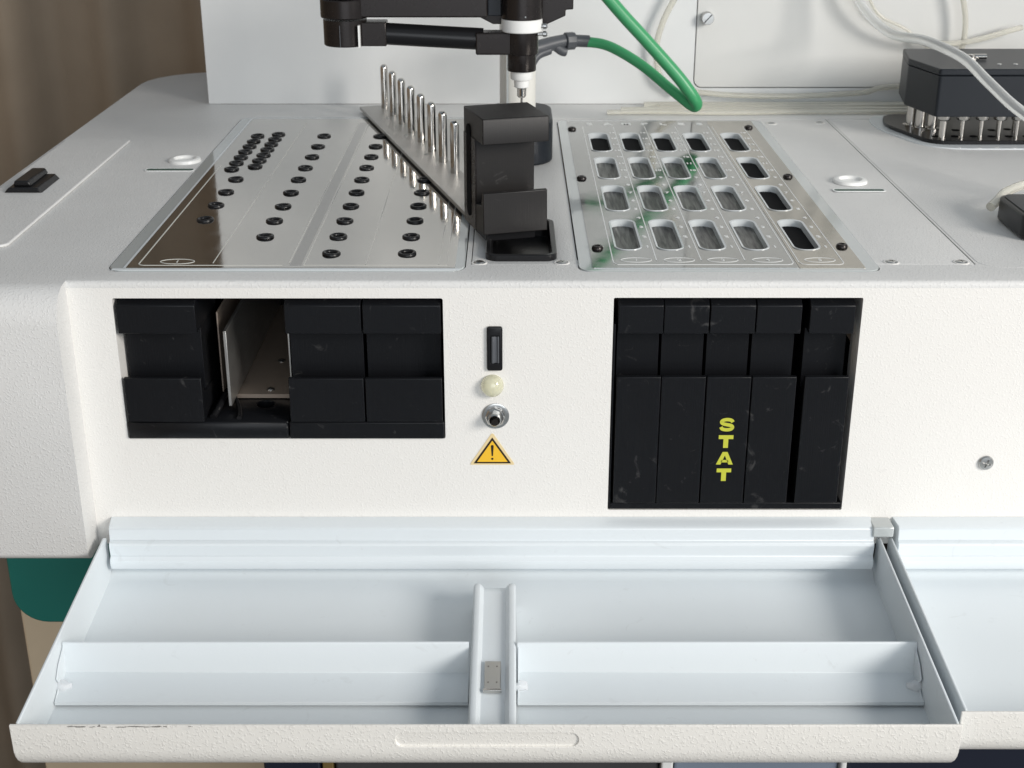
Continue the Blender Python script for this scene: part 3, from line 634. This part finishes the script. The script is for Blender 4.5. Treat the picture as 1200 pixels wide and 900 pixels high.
# ------------------------------------------------------------------ rack lying across the deck: plate, pins, block
yaw = math.atan2(0.110, 0.368)
rk = thing('pin_rack', (-0.0268, 0.0980, 0.0), 'steel pin rack with tall black handle block lying askew across the deck', 'rack', rz=yaw)
bm = B(); prism(bm, rrect(0.0085, 0.0490, 0.055, 0.668, 0.0015), 0.0040, 0.0082); obj('rack_plate', bm, M['plate'], rk, bev=0.0005)
for k in range(8):
    y = 0.2645 + (0.6484 - 0.2645) * k / 7
    bm = B(); lathe(bm, (0.0404, y, 0.0082), [(0.0, 0.0), (0.0051, 0.0), (0.0051, 0.0540), (0.0048, 0.0560), (0.0036, 0.0580), (0.0020, 0.0590), (0.0, 0.0593)], 24); obj('pin', bm, M['steel'], rk)
    if k in (2, 4, 6): screw((0.0300, y - 0.014, 0.0080), rk, s=0.6)
bm = B(); prism(bm, [(0.0, 0.0985), (0.0, 0.1200), (0.0012, 0.1225), (0.0680, 0.1225), (0.0680, 0.0985)], 0.0, 0.0640, axis='x'); obj('upper_lip', bm, M['black_lit'], rk, bev=0.0008)
bm = B(); box(bm, 0.0012, 0.0585, 0.0280, 0.0675, 0.0130, 0.0990); bk = obj('grip_recess', bm, M['black_lit'], rk, bev=0.0005)
bm = B(); prism(bm, [(-0.001, 0.0135), (0.0, 0.0530), (0.0040, 0.0535), (0.0080, 0.0400), (0.0275, 0.0370), (0.0275, 0.0110)], 0.0, 0.0628, axis='x'); obj('lower_lip', bm, M['black_lit'], rk, bev=0.0008)
bm = B(); prism(bm, rrect(0.0, 0.0700, 0.0, 0.1210, 0.002), 0.0, 0.003, axis='x')
sd = obj('block_side', prism(B(), [(0.0270, 0.0110), (0.0680, 0.0110), (0.0680, 0.0985), (0.0270, 0.0985)], -0.0004, 0.0012, axis='x'), M['black_sat'], rk); bm.free()
bm = B(); prism(bm, rrect(0.0420, 0.0560, 0.0200, 0.1090, 0.006), -0.0010, -0.0004, axis='x'); obj('side_slot', bm, M['void'], rk)
bm = B(); box(bm, 0.006, 0.055, 0.012, 0.060, 0.0030, 0.0112); obj('block_foot', bm, M['black_pl'], rk, bev=0.001)

# ------------------------------------------------------------------ sampling arm
ar = thing('sampling_arm', (0.0070, 0.50, 0.0), 'jointed black pipetting arm on a white column behind the rack block', 'robot arm', world=True)
bm = B(); prism(bm, rrect(-0.0310, 0.0480, 0.425, 0.560, 0.036, 10), 0.0, 0.0500); obj('column_housing', bm, M['slate'], ar, bev=0.003, seg=3)
bm = B(); cyl(bm, (0.0068, 0.50, 0.045), 0.0215, 0.60, seg=48); obj('column', bm, M['column'], ar)
bm = B(); box(bm, -0.0065, -0.0040, 0.4770, 0.4790, 0.05, 0.64); obj('column_groove', bm, M['acryl'], ar)
HY_ = 0.30; hx = 0.0101
bm = B(); cyl(bm, (hx, HY_, 0.1855), 0.0216, 0.12, seg=40); obj('motor_can', bm, M['black_sat'], ar, bev=0.001)
bm = B(); cyl(bm, (hx + 0.0035, HY_ - 0.0222, 0.1895), 0.0009, 0.002, axis='y', seg=12); obj('set_screw', bm, M['steel'], ar)
bm = B(); cyl(bm, (hx, HY_, 0.1725), 0.0213, 0.0130, seg=40); obj('white_collar', bm, M['white_pl'], ar, bev=0.0012)
bm = B(); lathe(bm, (hx, HY_, 0), [(0.0, 0.1325), (0.0146, 0.1325), (0.0150, 0.1335), (0.0150, 0.1495), (0.0168, 0.1500), (0.0172, 0.1512), (0.0172, 0.1725), (0, 0.1725)], 40); obj('arm_head', bm, M['black_sat'], ar)
bm = B(); lathe(bm, (hx, HY_, 0), [(0.0, 0.1140), (0.0050, 0.1140), (0.0078, 0.1155), (0.0082, 0.1225), (0.0110, 0.1235), (0.0118, 0.1255), (0.0118, 0.1325), (0, 0.1325)], 36); obj('white_nozzle', bm, M['white_pl'], ar)
bm = B(); lathe(bm, (hx, HY_, 0), [(0.0, 0.1045), (0.0034, 0.1045), (0.0048, 0.1062), (0.0050, 0.1140), (0, 0.1140)], 24); obj('needle_holder', bm, M['steel'], ar)
bm = B(); cyl(bm, (hx, HY_, 0.030), 0.0013, 0.0755, seg=12); obj('needle', bm, M['steel'], ar)
bm = B()
for z in (0.1705, 0.1785):
    lathe(bm, (0.0265, HY_ - 0.006, z), [(0.0, 0.0), (0.0019, 0.0), (0.0019, 0.0050), (0.0031, 0.0055), (0.0031, 0.0085), (0.0016, 0.0100), (0.0, 0.0100)], 16, axis='x')
obj('side_fitting', bm, M['zinc'], ar)
bm = B(); box(bm, -0.0375, 0.0060, HY_ - 0.012, HY_ + 0.012, 0.1500, 0.1725); obj('arm_socket', bm, M['black_sat'], ar, bev=0.0016)
bm = B(); tube(bm, [(-0.130, HY_, 0.1700), (-0.030, HY_, 0.1645)], 0.0112, seg=24, n=0); obj('arm_rod', bm, M['black_pl'], ar)
bm = B(); box(bm, -0.1690, -0.1290, HY_ - 0.0125, HY_ + 0.0125, 0.1590, 0.1830); obj('arm_socket', bm, M['black_sat'], ar, bev=0.0010)
bm = B(); lathe(bm, (-0.1720, HY_, 0), [(0, 0.1590), (0.0215, 0.1590), (0.0225, 0.1600), (0.0225, 0.1850), (0.0, 0.1850)], 40); jn = obj('elbow_joint', bm, M['black_sat'], ar)
bm = B(); box(bm, -0.1568, -0.1550, HY_ - 0.0224, HY_ - 0.0126, 0.1592, 0.1810); obj('clamp_gap', bm, M['white_pl'], jn)
bm = B(); box(bm, -0.1755, -0.1749, HY_ - 0.0230, HY_ - 0.015, 0.1595, 0.1810); obj('joint_seam', bm, M['conn'], jn)
bm = B(); cyl(bm, (-0.1720, HY_, 0.1868), 0.0248, 0.0190, seg=40); obj('upper_joint', bm, M['black_sat'], ar, bev=0.0012)
bm = B(); cyl(bm, (-0.1720, HY_, 0.2068), 0.0243, 0.05, seg=40); obj('joint_cap', bm, M['black_sat'], ar, bev=0.0012)
bm = B(); box(bm, -0.1650, -0.0250, HY_ - 0.016, HY_ + 0.030, 0.1882, 0.225); obj('upper_beam', bm, M['black_sat'], ar, bev=0.0015)
bm = B(); prism(bm, [(-0.0450, 0.1892), (-0.0200, 0.1765), (0.0370, 0.1765), (0.0560, 0.1850), (0.0560, 0.1910), (0.0640, 0.1915), (0.0640, 0.24), (-0.0450, 0.24)], HY_ + 0.022, HY_ + 0.060, axis='y'); obj('carriage', bm, M['black_sat'], ar, bev=0.0010)
bm = B(); box(bm, -0.014, 0.0280, HY_ + 0.060, 0.4785, 0.185, 0.24); obj('carriage_bracket', bm, M['black_sat'], ar, bev=0.001)
bm = B(); box(bm, -0.0250, -0.0110, HY_ - 0.002, HY_ + 0.021, 0.1880, 0.24); obj('bracket_plate', bm, M['slate'], ar, bev=0.0008)

# ------------------------------------------------------------------ green hose with grey connector
gh = thing('green_hose', (0.2337, 0.60, 0.03), 'green rubber hose looping down behind the slotted sample window', 'hose', world=True)
bm = B(); tube(bm, [(0.0960, 0.655, 0.1085), (0.1180, 0.650, 0.1060), (0.1400, 0.642, 0.0975), (0.1700, 0.632, 0.0800), (0.2000, 0.620, 0.0570), (0.2235, 0.608, 0.0400), (0.2325, 0.602, 0.0355), (0.2345, 0.597, 0.0400), (0.2280, 0.592, 0.0510),
                    (0.2080, 0.592, 0.0760), (0.1700, 0.594, 0.1165), (0.1300, 0.596, 0.1580), (0.0900, 0.600, 0.205), (0.04, 0.61, 0.28)], lambda t: 0.0066 + 0.0014 * min(1, max(0, (t - 0.35) * 4)), seg=20); obj('hose', bm, M['green'], gh)
bm = B(); tube(bm, [(0.0260, 0.628, 0.1030), (0.0360, 0.632, 0.1050), (0.0520, 0.640, 0.1085), (0.0700, 0.648, 0.1110), (0.0800, 0.651, 0.1110)], lambda t: 0.0105 - 0.003 * t + 0.002 * (t > 0.8), seg=20); obj('connector_body', bm, M['conn'], gh)
bm = B(); tube(bm, [(0.0240, 0.620, 0.0840), (0.0330, 0.625, 0.0960), (0.0480, 0.634, 0.1010)], 0.0055, seg=16); tube(bm, [(0.0560, 0.640, 0.1050), (0.0640, 0.643, 0.0990), (0.0690, 0.645, 0.0975)], 0.0062, seg=16); obj('release_lever', bm, M['conn'], gh)
bm = B(); tube(bm, [(0.0680, 0.646, 0.1105), (0.0800, 0.651, 0.1105)], 0.0112, seg=10, n=0); obj('collar', bm, M['conn'], gh, bev=0.001)
bm = B(); tube(bm, [(0.0790, 0.651, 0.1105), (0.0990, 0.656, 0.1090)], 0.0078, seg=20, n=0); obj('ferrule', bm, M['conn'], gh)

# ------------------------------------------------------------------ mixing head on the right
mh = thing('washing_head', (0.62, 0.58, 0.0), 'slate black block on steel nozzles over a black base plate at the right', 'wash station', world=True)
def hexa(g=0.0): return [(0.4880 - g, 0.640), (0.5185 - g * 0.3, 0.528 - g), (0.78, 0.528 - g), (0.78, 0.70 + g), (0.4960 - g, 0.70 + g)]
def soft(pts, r, n=5):
    out_ = []; N_ = len(pts)
    for i in range(N_):
        p = Vector(pts[i]); a = Vector(pts[i - 1]) - p; b = Vector(pts[(i + 1) % N_]) - p
        q = min(r, a.length * 0.45, b.length * 0.45); A0 = p + a.normalized() * q; B0 = p + b.normalized() * q
        for k in range(n + 1):
            t = k / n; v = (1 - t) ** 2 * A0 + 2 * t * (1 - t) * p + t * t * B0; out_.append((v.x, v.y))
    return out_
bm = B(); prism(bm, soft(hexa(0.014), 0.05), -0.0001, 0.0012); obj('gasket', bm, M['acryl_edge'], mh)
bm = B(); prism(bm, soft([(0.4870, 0.640), (0.5200, 0.535), (0.78, 0.535), (0.78, 0.70), (0.50, 0.70)], 0.024), 0.0012, 0.0062); obj('base_plate', bm, M['black_pl'], mh, bev=0.001)
hb = [(0.5020, 0.610), (0.5195, 0.531), (0.78, 0.531), (0.78, 0.69), (0.5160, 0.69)]
bm = B(); prism(bm, soft(hb, 0.004), 0.0365, 0.0860); obj('head_block', bm, M['slate'], mh, bev=0.0006)
bm = B(); prism(bm, soft([(a - 0.0004, b) for a, b in hb], 0.004), 0.0866, 0.0945); obj('head_cover', bm, M['slate'], mh, bev=0.0015)
for x, y in ((0.5180, 0.6250), (0.5250, 0.6080), (0.5380, 0.6000)):
    bm = B(); lathe(bm, (x, y, 0), [(0.0100, 0.0062), (0.0100, 0.0085), (0.0066, 0.0090), (0.0066, 0.0370)], 24); obj('support_post', bm, M['steel'], mh)
for i, (x, y) in enumerate(((0.5360, 0.5480), (0.5600, 0.5480), (0.5835, 0.5480), (0.6060, 0.5480), (0.6280, 0.5480), (0.6500, 0.5480), (0.5720, 0.585), (0.6180, 0.585), (0.6400, 0.590))):
    r = 0.0046 if i in (0,) else 0.0028
    bm = B(); lathe(bm, (x, y, 0), [(0.0, 0.0050), (r, 0.0050), (r, 0.0285), (0.0075, 0.0300), (0.0082, 0.0310), (0.0082, 0.0368)], 24); obj('nozzle', bm, M['steel'], mh)
    bm = B(); cyl(bm, (x - 0.004, y + 0.012, 0.0063), 0.005, 0.0003, seg=20); obj('port', bm, M['void'], mh)
bm = B(); lathe(bm, (0.5780, 0.600, 0.0945), [(0.009, 0), (0.009, 0.0025), (0.005, 0.003), (0.005, 0.0065), (0.0, 0.0065)], 12); cyl(bm, (0.5800, 0.600, 0.0985), 0.0034, 0.016, axis='x', seg=16); cyl(bm, (0.5760, 0.600, 0.0985), 0.0030, -0.014, axis='x', seg=16); obj('hose_fitting', bm, M['steel'], mh)
for x in (0.602, 0.622):
    bm = B(); lathe(bm, (x, 0.566, 0.0945), [(0.0030, 0), (0.0026, 0.0008), (0, 0.0009)], 16); obj('cover_screw', bm, M['zinc'], mh)
# small black cover box nearer the front
sb = thing('cover_box', (0.56, 0.235, 0.0), 'small black rounded box at the right edge of the deck', 'box', world=True)
bm = B(); prism(bm, rrect(0.4900, 0.60, 0.1200, 0.2050, 0.012), 0.001, 0.0250); obj('case', bm, M['black_pl'], sb, bev=0.003, seg=3)
bm = B(); prism(bm, rrect(0.4935, 0.60, 0.1245, 0.2010, 0.010), 0.0250, 0.0262); obj('lid', bm, M['slate'], sb, bev=0.0008)
def flex(name, pts, r, m, label, cat='tube', group=None):
    bm = B(); tube(bm, pts, r, seg=16); o = obj(name, bm, M[m]); return tag(o, label, cat, group)
flex('silicone_tube', [(0.482, 0.196, 0.014), (0.492, 0.206, 0.018), (0.506, 0.220, 0.024), (0.54, 0.235, 0.030), (0.60, 0.24, 0.034)], 0.0048, 'tube', 'short cream tube poking out beside the small black box')
flex('silicone_tube', [(0.4420, 0.74, 0.205), (0.4620, 0.72, 0.148), (0.4900, 0.67, 0.1180), (0.5050, 0.56, 0.1240), (0.5240, 0.47, 0.1180), (0.5340, 0.40, 0.1020), (0.5450, 0.33, 0.0860), (0.5700, 0.27, 0.0700), (0.62, 0.20, 0.05)], 0.0062, 'tube_clear', 'thick clear tube crossing in front of the slate black block')
flex('silicone_tube', [(0.4560, 0.765, 0.20), (0.4700, 0.765, 0.150), (0.5100, 0.765, 0.112), (0.5600, 0.77, 0.093), (0.6200, 0.772, 0.0900), (0.70, 0.775, 0.110)], 0.0038, 'tube', 'cream tube sagging in a wide curve above the slate black block')
flex('silicone_tube', [(0.5950, 0.775, 0.20), (0.6150, 0.775, 0.145), (0.6220, 0.775, 0.11), (0.6200, 0.775, 0.075), (0.61, 0.77, 0.03)], 0.0038, 'tube', 'cream tube hanging down behind the slate black block')
flex('silicone_tube', [(0.4700, 0.785, 0.19), (0.5000, 0.785, 0.130), (0.5450, 0.785, 0.105), (0.5900, 0.785, 0.070)], 0.0020, 'tube', 'thin cream tube slanting behind the thick clear tube')
flex('silicone_tube', [(0.2450, 0.775, 0.185), (0.2260, 0.778, 0.155), (0.2080, 0.780, 0.118), (0.2000, 0.782, 0.080), (0.2080, 0.784, 0.040), (0.2350, 0.785, 0.018)], 0.0042, 'tube', 'cream tube curving down the board behind the green hose')
lying = 'cream tubes lying along the foot of the board'
for k, (y, r, x0, z, dz) in enumerate(((0.790, 0.0038, 0.240, 0.014, 0.012), (0.776, 0.0038, 0.185, 0.0040, 0.0), (0.761, 0.0036, 0.205, 0.0038, 0.001), (0.744, 0.0034, 0.150, 0.0036, 0.0), (0.726, 0.0032, 0.130, 0.0034, 0.0))):
    a = (['raised cream tube nearest the board', 'second cream tube from the board', 'third cream tube from the board', 'fourth cream tube from the board', 'cream tube lying nearest the slotted window'])[k]
    flex('silicone_tube', [(x0, y, z + dz * 0.6), (x0 + 0.07, y - 0.003, z + 0.001), (x0 + 0.16, y - 0.004 + 0.002 * (k % 2), z), (x0 + 0.25, y + 0.001, z + dz * 0.3), (x0 + 0.33, y + 0.002, z + dz * 1.1), (0.95, y, z + dz)], r, 'tube', a + ', lying along its foot', 'tube', lying)
